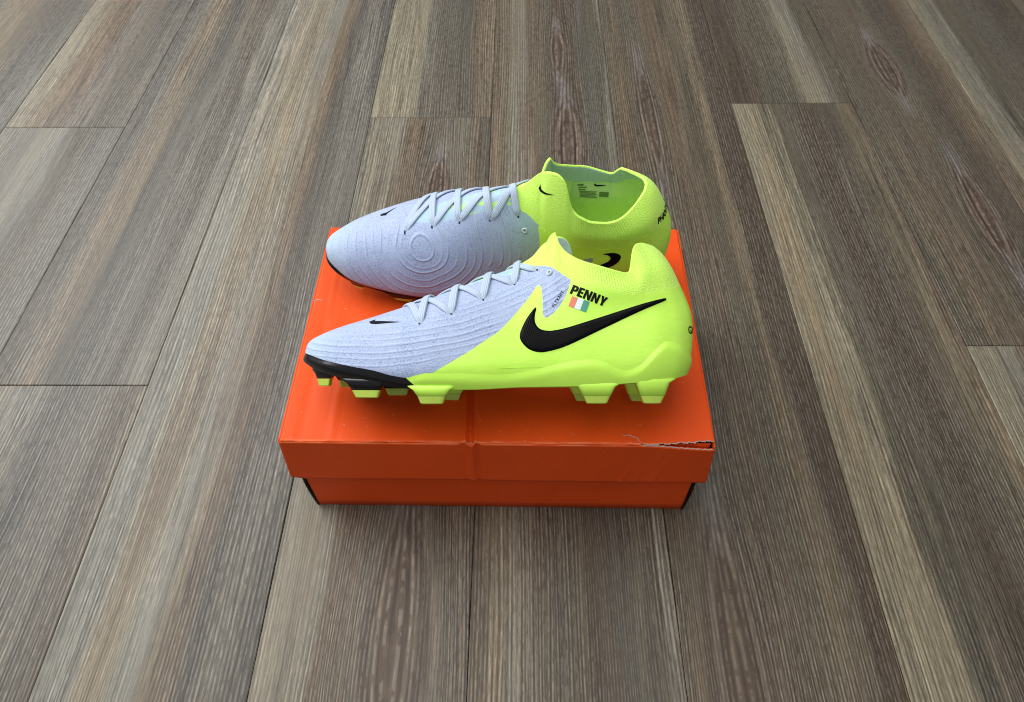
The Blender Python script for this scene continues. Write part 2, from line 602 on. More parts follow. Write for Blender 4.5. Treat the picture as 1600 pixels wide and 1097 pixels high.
# ------------------------------------------------------------------ boot surface layout (x, z in mm)
CSEAM = [(35.8, 88.9), (49.4, 87.6), (60, 83.5), (71.6, 79.0), (81, 77.8), (90.7, 78.8), (107.3, 82), (116, 86)]
NOTCH = [(-60, 22.5), (-48.1, 29.6), (-36.3, 36.8), (-24.0, 45.5), (-15.6, 51.6), (-3.5, 65.0), (6.7, 78.2), (10.4, 84.2),
         (12.6, 86.0), (14.3, 84.5), (15.2, 76.7), (15.3, 66.0), (16.0, 62.6), (17.6, 61.4), (19.6, 62.0), (25.5, 67.2), (32.1, 77.6), (35.8, 88.9)]
Q_L = [(-95, 0), (-78, 12)] + smooth_line(NOTCH, 4).tolist() + smooth_line(CSEAM, 3).tolist()[1:] + [(140, 92), (140, 0)]
GREYTOP = [(-8, 112), (-4, 106.5), (-0.3, 104.1), (10.7, 101.9), (17.8, 101.2), (22.3, 99.3), (28.6, 94.4), (35.8, 88.9)]
C_L = [(-8, 160)] + smooth_line(GREYTOP, 4).tolist() + smooth_line(CSEAM, 3).tolist()[1:] + [(140, 92), (140, 160)]
MSEAM = [(16.9, 86.2), (26, 80.5), (37.8, 75), (50.6, 68.5), (69.4, 66.5), (84, 70.5), (95, 76.5), (104, 82.5), (116, 86)]
MTOP = [(-8, 112), (-4, 107.5), (-1.8, 104.9), (2.5, 95), (9.7, 92.0), (16.9, 86.2)]
C_M = [(-8, 160)] + smooth_line(MTOP, 4).tolist() + smooth_line(MSEAM, 3).tolist()[1:] + [(140, 92), (140, 160)]
MEDGE = [(-70, 2), (-30, 20), (0, 32), (13, 45), (18.5, 63.4), (18.6, 75), (16.9, 86.2)]
Q_M = [(-80, 0)] + smooth_line(MEDGE, 4).tolist() + smooth_line(MSEAM, 3).tolist()[1:] + [(140, 92), (140, 0)]
f_pl = pchip([-166, -158, -147.3, -124.5, -104, -90, -80.4, -72.5, -64.8, -48, -15.4, 9.2, 33.7, 48.8, 58.8, 66, 74, 83.8, 90, 96.3, 104, 113, 124, 129],
             [37.2, 35.2, 32, 27, 23.4, 19.8, 18.4, 20.3, 21.6, 21.6, 20.8, 24.4, 29.9, 31.7, 29.9, 26.3, 24.1, 27.3, 33, 39.6, 44.7, 43, 36, 34])
f_pm = pchip([-166, -158, -149, -139, -127, -105, -78, -50, -15.4, 9.2, 33.7, 48.8, 58.8, 66, 74, 83.8, 90, 96.3, 104, 113, 124, 129],
             [37.2, 34.5, 30, 26, 22.8, 18.4, 16, 18, 20.8, 24.4, 29.9, 31.7, 29.9, 26.3, 24.1, 27.3, 33, 39.6, 44.7, 43, 36, 34])
L_EYE = [(-72.2, 56.9), (-49.9, 64.0), (-27.6, 74.9), (-5.0, 87.5), (11.7, 98.5)]
M_EYE = [(-91.9, 69.5), (-68.9, 76.0), (-46.0, 82.0), (-21.5, 85.2), (1.5, 89.5)]
TICK = [(9.4, 68.4), (10.8, 68.0), (9.9, 64.1), (9.6, 59.5), (10.9, 55.6), (13.9, 52.9), (18.5, 51.9), (23.5, 52.2), (34.0, 54.6), (59.4, 62.7),
        (84.5, 70.8), (102.5, 75.7), (104.0, 75.2), (103.0, 73.7), (84.7, 65.9), (59.2, 53.8), (33.8, 41.7), (21.5, 37.6), (12.9, 36.4),
        (5.6, 38.4), (0.7, 43.0), (-1.2, 48.0), (0.7, 54.6), (4.3, 61.5)]
TICK_M = [(70.6, 60.9), (76.1, 63.0), (81, 63.3), (84.6, 61.5), (85.6, 58.0), (83.6, 53.0), (78.6, 48.0), (71.5, 43.8), (40, 31), (6, 22), (5, 23), (40, 36.5), (64, 46.5), (72.5, 51),
          (76.6, 54.6), (77.2, 58), (74.5, 60.3)]


def side_point(x, z, med, off=0.0):
    """point on the boot's side straight in from outside; returns point, normal (mm)"""
    o = Vector((x, 200.0 if med else -200.0, z))
    h = BVH.ray_cast(o, Vector((0, -1 if med else 1, 0)), 400)
    if h[0] is None:
        h = BVH.find_nearest(Vector((x, 20 if med else -20, z)))
    p, n = h[0], h[1]
    if n.y * (1 if med else -1) < 0:
        n = -n
    return np.array(p) + np.array(n) * off, np.array(n)


def heel_point(a, z, med=False, off=0.0):
    """a = arc in mm around the heel from its back middle, + towards the medial side"""
    th = a / 32.0
    c = Vector((92.0, 0.0, z))
    d = Vector((math.cos(th), math.sin(th), 0))
    h = BVH.ray_cast(c + d * 200, -d, 400)
    n = h[1] if h[1].dot(d) > 0 else -h[1]
    return np.array(h[0]) + np.array(n) * off, np.array(n)


def top_point(x, y, med=False, off=0.0):
    h = BVH.ray_cast(Vector((x, y, 300)), Vector((0, 0, -1)), 400)
    n = h[1] if h[1].z > 0 else -h[1]
    return np.array(h[0]) + np.array(n) * off, np.array(n)


def cdt(polys, step):
    """triangulate outlines (outer first, holes after) with an inner grid; 2D"""
    pts, edges = [], []
    for pl in polys:
        b = len(pts)
        q = []
        for a, c in zip(pl, np.roll(pl, -1, 0)):
            k = max(1, int(np.linalg.norm(np.asarray(c) - a) / step))
            for i in range(k):
                q.append(np.asarray(a) + (np.asarray(c) - a) * i / k)
        pts += q
        edges += [(b + i, b + (i + 1) % len(q)) for i in range(len(q))]
    P = np.array(pts)
    lo, hi = P.min(0), P.max(0)
    gx, gy = np.meshgrid(np.arange(lo[0] + step / 2, hi[0], step), np.arange(lo[1] + step / 2, hi[1], step))
    g = np.stack([gx.ravel(), gy.ravel()], 1)

    def field(Q):
        d = sdf(polys[0], Q)
        for hl in polys[1:]:
            d = np.maximum(d, -sdf(hl, Q))
        return d
    g = g[field(g) < -step * 0.4]
    al = [Vector(p) for p in pts] + [Vector(p) for p in g]
    V, _, Fc, *_ = delaunay_2d_cdt(al, edges, [], 0, 1e-7)
    V = np.array([list(v) for v in V])
    Fc = np.array([f for f in Fc if len(f) == 3])
    cen = V[Fc].mean(1)
    Fc = Fc[field(cen) < 0]
    a = np.cross(V[Fc[:, 1]] - V[Fc[:, 0]], V[Fc[:, 2]] - V[Fc[:, 0]])
    Fc = Fc[np.abs(a) > 1e-9]
    return V, Fc, field


class Boot:
    def __init__(s, root, matrix, mirror):
        s.root, s.mir = root, mirror
        root.matrix_world = matrix

    def mesh(s, name, V, Fs, mat, normals=None, parent=None, smooth=True, flow=None):
        V = np.asarray(V, float) / 1000.0
        Fs = [list(f) for f in Fs]
        if s.mir:
            V = V * [1, -1, 1]
            Fs = [f[::-1] for f in Fs]
            if normals is not None:
                normals = np.asarray(normals) * [1, -1, 1]
        return new_obj(name, V, Fs, mat, parent or s.root, normals, smooth, flow)

    def decal(s, name, polys, mat, med=False, off=0.25, lift=0.0, edge=1.2, step=1.6, point=side_point, parent=None):
        V, Fc, field = cdt([np.asarray(p, float) for p in polys], step)
        d = np.maximum(-field(V), 0)
        pts, nrm = [], []
        for (x, z), k in zip(V, d):
            e = min(k / edge, 1.0)
            p, n = point(x, z, med, off + lift * math.sqrt(1 - (1 - e)**2))
            pts.append(p)
            nrm.append(n)
        pts, nrm = np.array(pts), np.array(nrm)
        T = Fc.copy()
        fn = np.cross(pts[T[:, 1]] - pts[T[:, 0]], pts[T[:, 2]] - pts[T[:, 0]])
        flip = (fn * nrm[T[:, 0]]).sum(1) < 0
        T[flip] = T[flip][:, ::-1]
        return s.mesh(name, pts, T, mat, None if lift else nrm, parent)

    def text(s, name, body, org, dirv, size, mat, med=False, bold=0.0, point=side_point, spacing=1.0, off=0.3, flipx=False):
        cu = bpy.data.curves.new(name, 'FONT')
        cu.body, cu.size, cu.offset, cu.space_character = body, 1.0, bold, spacing
        ob = bpy.data.objects.new(name, cu)
        COL.objects.link(ob)
        dg = bpy.context.evaluated_depsgraph_get()
        me = bpy.data.meshes.new_from_object(ob.evaluated_get(dg))
        V = np.array([v.co[:2] for v in me.vertices])
        Fc = [list(p.vertices) for p in me.polygons]
        bpy.data.objects.remove(ob)
        bpy.data.curves.remove(cu)
        bpy.data.meshes.remove(me)
        dv = np.asarray(dirv, float)
        dv /= np.linalg.norm(dv)
        up = np.array([-dv[1], dv[0]])
        if flipx:
            up = -up
        Q = np.asarray(org) + V[:, :1] * size * dv + V[:, 1:] * size * up
        pts, nrm = [], []
        for x, z in Q:
            p, n = point(x, z, med, off)
            pts.append(p)
            nrm.append(n)
        pts, nrm = np.array(pts), np.array(nrm)
        out = []
        for f in Fc:
            fnv = np.cross(pts[f[1]] - pts[f[0]], pts[f[2]] - pts[f[0]])
            out.append(f if fnv @ nrm[f[0]] > 0 else f[::-1])
        return s.mesh(name, pts, out, mat, nrm)


def arc_table(xb, med):
    P = surf(np.full_like(TT, xb), TT, med)
    a = np.concatenate([[0], np.cumsum(np.linalg.norm(np.diff(P, axis=0), axis=1))])
    return a[-1] - a, P


def on_top(xb, u):
    """point at station xb, signed arc distance u from the instep ridge (+ medial)"""
    a, P = arc_table(xb, u > 0)
    return np.array([np.interp(abs(u), a[::-1], P[::-1, k]) for k in range(3)])


def find_param(x, z, med):
    p, _ = side_point(x, z, med)
    sel = GA[GA[:, 5] == (1 if med else 0)]
    i = np.argmin(((sel[:, :3] - p)**2).sum(1))
    return sel[i, 3], sel[i, 7] * (1 if med else -1), p


def build_boot(label, group, matrix, mirror, front):
    root = thing("football_boot", label, "football boot", group=group)
    B = Boot(root, matrix, mirror)
    A, T = GA, GT
    med = A[:, 5] > 0.5

    def parts_field(A, pl, pm):
        XZ = A[:, [0, 2]]
        return np.where(A[:, 5] < 0.5, sdf(pl, XZ), sdf(pm, XZ))

    def flowof(A):
        return np.stack([A[:, 3] / 1000, A[:, 7] / 1000, (A[:, 5] > 0.5).astype(float)], 1)

    def emit(name, A, T, mat, off=0.0):
        A, T = compact(A, T)
        B.mesh(name, A[:, :3] + A[:, 8:11] * off, T, mat, A[:, 8:11], flow=flowof(A))
    # collar | rest
    A1, Tin, Tout = clip(A, T, parts_field(A, C_L, C_M))
    emit("collar", A1, Tin, M['collar'])
    A2, T2 = compact(A1, Tout)
    A3, Tin, Tout = clip(A2, T2, parts_field(A2, Q_L, Q_M))
    emit("quarter_panel", A3, Tin, M['skin'])
    A4, T4 = compact(A3, Tout)
    wt = np.where(A4[:, 5] > 0.5, 10.5, 13.0) * sstep(-100, -58, A4[:, 3]) + 1.5 * sstep(-60, 0, A4[:, 3])
    A5, Tin, Tout = clip(A4, T4, A4[:, 7] - wt + 0.8)
    emit("tongue", A5, Tin, M['tongue'])
    emit("vamp", A5, Tout, M['knit'], 0.0)

    # --- sole plate: shell over the lowest rows, plus the underside
    zp = np.where(A[:, 5] < 0.5, f_pl(A[:, 0]), f_pm(A[:, 0]))
    # heel end: both sides agree
    A1, Tn, Tp = clip(A, T, A[:, 2] - zp)
    A1, Tn = compact(A1, Tn)
    d = np.where(A1[:, 5] < 0.5, f_pl(A1[:, 0]), f_pm(A1[:, 0])) - A1[:, 2]
    off = 0.06 + 1.45 * sstep(0, 5.0, d)
    V = A1[:, :3] + A1[:, 8:11] * off[:, None]
    A1[:, :3] = V
    A1[:, 8:11] = vnormals(V, Tn)
    line = -80.5 + (18.4 - V[:, 2]) * 1.15 + 0.0 * V[:, 1]
    A2, Tb, Ty = clip(A1, Tn, V[:, 0] - line)
    for name, TTx, mat in (("toe_plate", Tb, M['black']), ("sole_plate", Ty, M['sole'])):
        a, t = compact(A2, TTx)
        # underside strip between the two edges
        st = STX[1:-1]
        e0 = surf(st, np.zeros_like(st), False)
        e1 = surf(st, np.zeros_like(st), True)
        e0[:, 1] -= 1.7
        e1[:, 1] += 1.7
        rows = []
        K = 11
        for k in range(K):
            u = k / (K - 1)
            p = e0 * (1 - u) + e1 * u
            p[:, 2] -= 1.6 * (1 - (2 * u - 1)**4)
            rows.append(p)
        U_ = np.stack(rows, 1)
        lx = -80.5 + (18.4 - 12) * 1.15
        keep = (st < lx + 0.3) if name == "toe_plate" else (st > lx - 0.3)
        U_ = U_[keep]
        n = len(U_)
        I = np.arange(n * K).reshape(n, K) + len(a)
        q0, q1, q2, q3 = I[:-1, :-1].ravel(), I[1:, :-1].ravel(), I[1:, 1:].ravel(), I[:-1, 1:].ravel()
        tt = np.vstack([t, np.stack([q0, q2, q1], 1), np.stack([q0, q3, q2], 1)])
        VV = np.vstack([a[:, :3], U_.reshape(-1, 3)])
        B.mesh(name, VV, tt, mat, vnormals(VV, tt))

    # --- studs
    def stud(base, tip, zt, m, mat, ym=None, dep=(15, 9), zsplit=None):
        (b0, b1), (t0, t1) = base, tip
        cx = (b0 + b1) / 2
        sg = 1 if m else -1
        zb = float(f_zb(cx))

        def ye(x):
            return float((f_med if m else f_lat)(x)) - sg * 4.5
        levels = [(zb + 4, 0.0, 7.5), (zb + 1.2, 0.05, 2.7), (zb - 1.5, 0.32, 2.9), (zt + 5.6, 0.60, 3.3), (zt + 5.5, 0.62, 3.4), (zt + 0.6, 0.97, 4.6), (zt, 1.06, 5.3)]
        rings = []
        for z, u, inset in levels:
            u1 = min(u, 1)
            w = 1 - (1 - u1)**1.7
            x0, x1 = b0 + (t0 - b0) * w, b1 + (t1 - b1) * w
            de = dep[0] + (dep[1] - dep[0]) * w
            if u > 1:
                x0, x1, de = x0 + .8, x1 - .8, de - 1.6
            ring = []
            hx, hy = (x1 - x0) / 2, de / 2
            for k in range(24):
                th = 2 * math.pi * k / 24
                c, sn = math.cos(th), math.sin(th)
                ex = 2 / 6.5
                px = math.copysign(abs(c)**ex, c) * hx
                py = math.copysign(abs(sn)**ex, sn) * hy
                xx = (x0 + x1) / 2 + px
                yout = ye(min(max(xx, -160), 124)) + sg * 4.5
                ring.append((xx, yout - sg * (inset + hy) + py, z))
            rings.append(ring)

        def loft(R_, cap):
            V = [p for r in R_ for p in r]
            Fs = []
            for i in range(len(R_) - 1):
                for k in range(24):
                    a, b = i * 24 + k, i * 24 + (k + 1) % 24
                    Fs.append((a, a + 24, b + 24, b))
            if cap:
                Fs.append(tuple(range((len(R_) - 1) * 24, len(R_) * 24))[::-1])
            return V, Fs
        V, Fs = loft(rings[:4], True)
        so = B.mesh("stud", V, Fs, mat)
        V, Fs = loft(rings[4:], True)
        Fs.append(tuple(range(24)))
        B.mesh("stud_tip", V, Fs, M['tip'], parent=so, smooth=False)
    bk, ye_ = M['black'], M['sole']
    stud((-158.5, -134), (-151, -141), 12.0, 0, bk, dep=(15, 9))
    stud((-133, -92), (-119, -101.5), 4.0, 0, bk)
    stud((-81, -45), (-70.5, -54.5), 0.0, 0, ye_)
    stud((34, 73), (46.5, 61.5), 0.0, 0, ye_)
    stud((76, 113), (87.5, 100.5), 0.0, 0, ye_)
    stud((-152, -130), (-143, -135), 10.5, 1, bk, dep=(13, 8))
    stud((-119, -86), (-107, -92), 4.0, 1, bk)
    stud((-74, -42), (-63, -50), 0.0, 1, ye_)
    stud((32, 64), (43, 55), 0.0, 1, ye_)
    stud((76, 106), (86.5, 97.5), 0.0, 1, ye_)

    # --- inside: rim, lining, insole
    lin_V, lin_T, lin_t = [], [], []
    cols = np.where(STX >= XC - 0.01)[0]
    prof = [0.0, 0.35, 0.7, 1.0]
    tsel = list(range(NT - 1, -1, -3))
    for m in (0, 1):
        gi = GINV[(np.arange(NS * NT) + m * NS * NT)].reshape(NS, NT)
        rows = []
        for c in cols:
            P = GA[gi[c], :3]
            N = GA[gi[c], 8:11]
            top, nt = P[-1], N[-1]
            col = []
            upv = P[-1] - P[-4]
            upv = upv / max(np.linalg.norm(upv), 1e-9)
            for k in prof[:-1]:
                th = k * math.pi
                q = top - nt * 1.3 * (1 - math.cos(th)) + upv * 1.3 * math.sin(th)
                col.append((q, 1.2))
            for j in tsel:
                col.append((P[j] - N[j] * 2.6, TT[j]))
            # keep the inner wall on its own side
            sg = 1 if m else -1
            cc = []
            for q, tv in col:
                q = q.copy()
                if tv < 1.1 and q[1] * sg < 0.3:
                    q[1] = 0.3 * sg
                cc.append((q, tv))
            rows.append(cc)
        n, k = len(rows), len(rows[0])
        b = len(lin_V)
        for r in rows:
            for q, tv in r:
                lin_V.append(q)
                lin_t.append(tv)
        I = np.arange(n * k).reshape(n, k) + b
        a0, a1, a2, a3 = I[:-1, :-1].ravel(), I[1:, :-1].ravel(), I[1:, 1:].ravel(), I[:-1, 1:].ravel()
        tt = [np.stack([a0, a1, a2], 1), np.stack([a0, a2, a3], 1)]
        if not m:
            lin_T += tt
        else:
            lin_T += [x[:, ::-1] for x in tt]
    LV, LT, Lt = np.array(lin_V), np.vstack(lin_T), np.array(lin_t)
    # flip so that faces look inwards to the foot
    AA = np.concatenate([LV, Lt[:, None]], 1)
    AA, lo, hi = clip(AA, LT, AA[:, 3] - 1.1)
    a, t = compact(AA, hi)
    B.mesh("collar_edge", a[:, :3], t[:, ::-1], M['collar'], flow=np.tile([0.5, 0.5, 0.0], (len(a), 1)))
    AA, lo2, hi2 = clip(AA, lo, AA[:, 3] - 0.80)
    a, t = compact(AA, hi2)
    B.mesh("collar_lining", a[:, :3], t[:, ::-1], M['lining_top'])
    a, t = compact(AA, lo2)
    B.mesh("lining", a[:, :3], t[:, ::-1], M['lining'])
    st = np.linspace(-70, 126, 60)
    V, Fs = [], []
    for x in st:
        l, mm = float(f_lat(x)) + 1.5, float(f_med(x)) - 1.5
        for k in range(9):
            u = k / 8
            V.append((x, l + (mm - l) * u, float(f_zb(x)) + 9 + 4 * (2 * u - 1)**2))
    for i in range(59):
        for k in range(8):
            Fs.append((i * 9 + k, (i + 1) * 9 + k, (i + 1) * 9 + k + 1, i * 9 + k + 1))
    B.mesh("insole", V, Fs, M['insole'])

    # --- eyelets and laces
    LE = [find_param(x, z, False) for x, z in L_EYE]
    ME = [find_param(x, z, True) for x, z in M_EYE]
    for x, z in L_EYE:
        th = np.linspace(0, 2 * np.pi, 14)[:-1]
        B.decal("eyelet", [np.stack([x + 0.75 * np.cos(th), z - 0.2 + 0.75 * np.sin(th)], 1)], M['hole'], False, 0.2, step=1.0)
    for x, z in M_EYE:
        th = np.linspace(0, 2 * np.pi, 14)[:-1]
        B.decal("eyelet", [np.stack([x + 0.75 * np.cos(th), z - 0.2 + 0.75 * np.sin(th)], 1)], M['hole'], True, 0.2, step=1.0)

    def lace(a, b, lift, wdt=2.9):
        (xa, ua, _), (xb_, ub, _) = a, b
        n = 44
        pts, nrm = [], []
        for i in range(n):
            v = i / (n - 1)
            x, u = xa + (xb_ - xa) * v, ua + (ub - ua) * v
            u = u if abs(u) > 1e-3 else 1e-3
            p = on_top(x, u)
            loc, nn, _, _ = BVH.find_nearest(Vector(p))
            nn = np.array(nn)
            if nn @ (p - np.array([x, 0, 45.0])) < 0:
                nn = -nn
            pts.append(p)
            nrm.append(nn)
        pts, nrm = np.array(pts), np.array(nrm)
        for _ in range(5):
            nrm[1:-1] = (nrm[:-2] + 2 * nrm[1:-1] + nrm[2:]) / 4
        nrm /= np.linalg.norm(nrm, axis=1)[:, None]
        v = np.linspace(0, 1, n)
        end = np.minimum(v, 1 - v) * n
        h = 1.15 + lift * np.exp(-((v - 0.5) / 0.22)**2) - 2.3 * (1 - sstep(0, 4.0, end))
        P = pts + nrm * h[:, None]
        for _ in range(3):
            P[1:-1] = (P[:-2] + 2 * P[1:-1] + P[2:]) / 4
        Tn = np.gradient(P, axis=0)
        Tn /= np.linalg.norm(Tn, axis=1)[:, None]
        S_ = np.cross(Tn, nrm)
        S_ /= np.linalg.norm(S_, axis=1)[:, None]
        Nn = np.cross(S_, Tn)
        V, Fs, fl = [], [], []
        K = 14
        L = np.concatenate([[0], np.cumsum(np.linalg.norm(np.diff(P, axis=0), axis=1))])
        for i in range(n):
            w = wdt * (0.62 + 0.38 * float(sstep(0, 6, end[i])))
            for k in range(K):
                th = 2 * math.pi * k / K
                c, sn = math.cos(th), math.sin(th)
                yy = math.copysign(abs(c)**0.75, c) * w
                zz = math.copysign(abs(sn)**0.8, sn) * 0.95
                V.append(P[i] + S_[i] * yy + Nn[i] * zz)
                fl.append((L[i] / 1000, yy / 1000, 0))
        for i in range(n - 1):
            for k in range(K):
                a_, b_ = i * K + k, i * K + (k + 1) % K
                Fs.append((a_, b_, b_ + K, a_ + K))
        Fs.append(tuple(range(K))[::-1])
        Fs.append(tuple(range((n - 1) * K, n * K)))
        B.mesh("lace", V, Fs, M['lace'], flow=fl)
    lace(ME[0], LE[0], 0.1)
    for i in range(4):
        lace(ME[i], LE[i + 1], 0.2)
        lace(LE[i], ME[i + 1], 1.4)
    # small ring near the collar on each side
    for x, z, m in ((20.9, 95.2, False), (6.8, 79.7, True)):
        p, nn = side_point(x, z, m, 0.5)
        a = np.cross(nn, [0, 0, 1.0])
        a /= np.linalg.norm(a)
        b = np.cross(nn, a)
        V, Fs = [], []
        for i in range(18):
            th = 2 * math.pi * i / 18
            d1 = a * math.cos(th) + b * math.sin(th)
            for k in range(8):
                ph = 2 * math.pi * k / 8
                V.append(p + d1 * (1.7 + 0.7 * math.cos(ph)) + nn * 0.8 * math.sin(ph))
        for i in range(18):
            for k in range(8):
                Fs.append((i * 8 + k, ((i + 1) % 18) * 8 + k, ((i + 1) % 18) * 8 + (k + 1) % 8, i * 8 + (k + 1) % 8))
        B.mesh("lace_ring", V, Fs, M['ring'])

    # --- emblems and lettering
    B.decal("tick_emblem", [smooth_line(TICK, 4, True)], M['swoosh'], False, 0.15, 1.1, 1.5, 1.3)
    B.decal("tick_emblem", [smooth_line(TICK_M, 4, True)], M['swoosh'], True, 0.15, 0.6, 1.2, 1.5)
    if front:
        B.decal("toe_emblem", [[(-111.7, 59.2), (-107.0, 60.9), (-107.6, 59.5), (-103.5, 59.4), (-85.7, 58.1), (-100.5, 57.3), (-106, 57.0), (-110, 57.6)]], M['print'], False, 0.3, step=1.5)
    else:
        B.decal("toe_emblem", [[(-117.5, -9.5), (-116.0, -7.6), (-111.0, -7.0), (-111.2, -8.8), (-103.0, -17.5), (-111.5, -11.2), (-114.5, -10.9), (-115.6, -10.3)]], M['print'], False, 0.3, step=1.5, point=top_point)
    if front:
        B.text("lettering", "FLYKNIT", (23.4, 68.6), (8.4, 12.6), 3.3, M['print'], False, 0.012, spacing=1.12)
        # bold condensed name
        W_ = {'P': [[(0, 0), (.26, 0), (.26, .36), (.42, .36), (.58, .41), (.66, .53), (.68, .68), (.66, .83), (.58, .95), (.42, 1), (0, 1)],
                    [(.26, .56), (.36, .56), (.41, .60), (.42, .68), (.41, .76), (.36, .80), (.26, .80)]],
              'E': [[(0, 0), (.56, 0), (.56, .21), (.26, .21), (.26, .40), (.53, .40), (.53, .60), (.26, .60), (.26, .79), (.56, .79), (.56, 1), (0, 1)]],
              'N': [[(0, 0), (.24, 0), (.24, .56), (.50, 0), (.74, 0), (.74, 1), (.50, 1), (.50, .46), (.25, 1), (0, 1)]],
              'Y': [[(.22, 0), (.48, 0), (.48, .38), (.70, 1), (.43, 1), (.35, .66), (.27, 1), (0, 1), (.22, .38)]]}
        adv = {'P': .72, 'E': .64, 'N': .83, 'Y': .70}
        tot = sum(adv[c] for c in "PENNY")
        bl, br, tl = np.array([34.6, 79.0]), np.array([59.3, 69.2]), np.array([37.5, 85.3])
        dx, up = (br - bl) / tot, tl - bl
        cx = 0
        for ch in "PENNY":
            polys = [[bl + dx * (cx + px) + up * py for px, py in pl] for pl in W_[ch]]
            B.decal("name_letter", polys, M['print'], False, 0.3, step=1.2)
            cx += adv[ch]
        a, b, c, d_ = [np.array(v) for v in ((36.5, 77.0), (49.0, 72.7), (46.2, 65.1), (33.6, 69.8))]
        for k, mt in enumerate(('red', 'white', 'green')):
            u0, u1 = k / 3, (k + 1) / 3 - 0.004
            B.decal("flag_stripe", [[a + (b - a) * u0, a + (b - a) * u1, d_ + (c - d_) * u1, d_ + (c - d_) * u0]], M[mt], False, 0.3, step=2.0)
        B.text("heel_lettering", "GX", (-20.0, 51.0), (1, 0.0), 7.5, M['print'], bold=0.02, point=heel_point)
    else:
        B.decal("collar_emblem", [[(18.6, 114.9), (17.2, 112.2), (18.6, 110.2), (21.6, 110.8), (29.8, 113.2), (22, 112.4), (19.4, 112.3)]], M['print'], True, 0.35, step=1.2)
        B.decal("knit_patch", [smooth_line([(53.7, 52.8), (58, 55.0), (63.2, 55.8), (62.4, 51.8), (59.2, 48.3), (55, 49.5)], 4, True)], M['greypatch'], True, 0.25, step=1.6)
        B.text("heel_lettering", "PHANTOM", (25.0, 86.5), (-1, -0.10), 7.6, M['print'], bold=0.03, point=heel_point, flipx=True)
        # size label printed on the far inner wall
        LB = BVHTree.FromPolygons(LV.tolist(), LT.tolist())

        def inner_point(x, z, m, off=0.0):
            h = LB.ray_cast(Vector((x, 2.0, z)), Vector((0, -1, 0)), 100)
            if h[0] is None:
                h = LB.find_nearest(Vector((x, -25, z)))
            n = h[1] if h[1].y > 0 else -h[1]
            return np.array(h[0]) + np.array(n) * off, np.array(n)
        B.decal("size_label", [[(46, 84), (78, 84), (80, 66), (46, 64)]], M['label'], False, 0.35, step=3.0, point=inner_point)
        bars = [(50, 81, 5, 1.6), (51, 78.2, 7, 1.2), (51, 75.8, 6, 1.3)] + [(52 + .2 * i, 73.6 - 1.5 * i, 15 - (i % 2) * 1.5, 0.8) for i in range(5)] + [(69, 73.0, 8, 5.2)]
        for x, z, w, h in bars:
            B.decal("label_print", [[(x, z), (x + w, z - .03 * w), (x + w, z - h - .03 * w), (x, z - h)]], M['labelink'], False, 0.6, step=3.0, point=inner_point)
        B.decal("label_emblem", [[(64, 81.5), (66, 80), (70, 80), (75, 79.5), (69, 78.6), (65.5, 78.4), (64, 79.4)]], M['print'], False, 0.6, step=2.0, point=inner_point)
    return root


# ------------------------------------------------------------------ floor
PW, PX0 = 0.17003, -0.72211


def lin(c):
    return tuple(((v / 255) / 12.92 if v / 255 <= 0.04045 else ((v / 255 + 0.055) / 1.055)**2.4) for v in c)


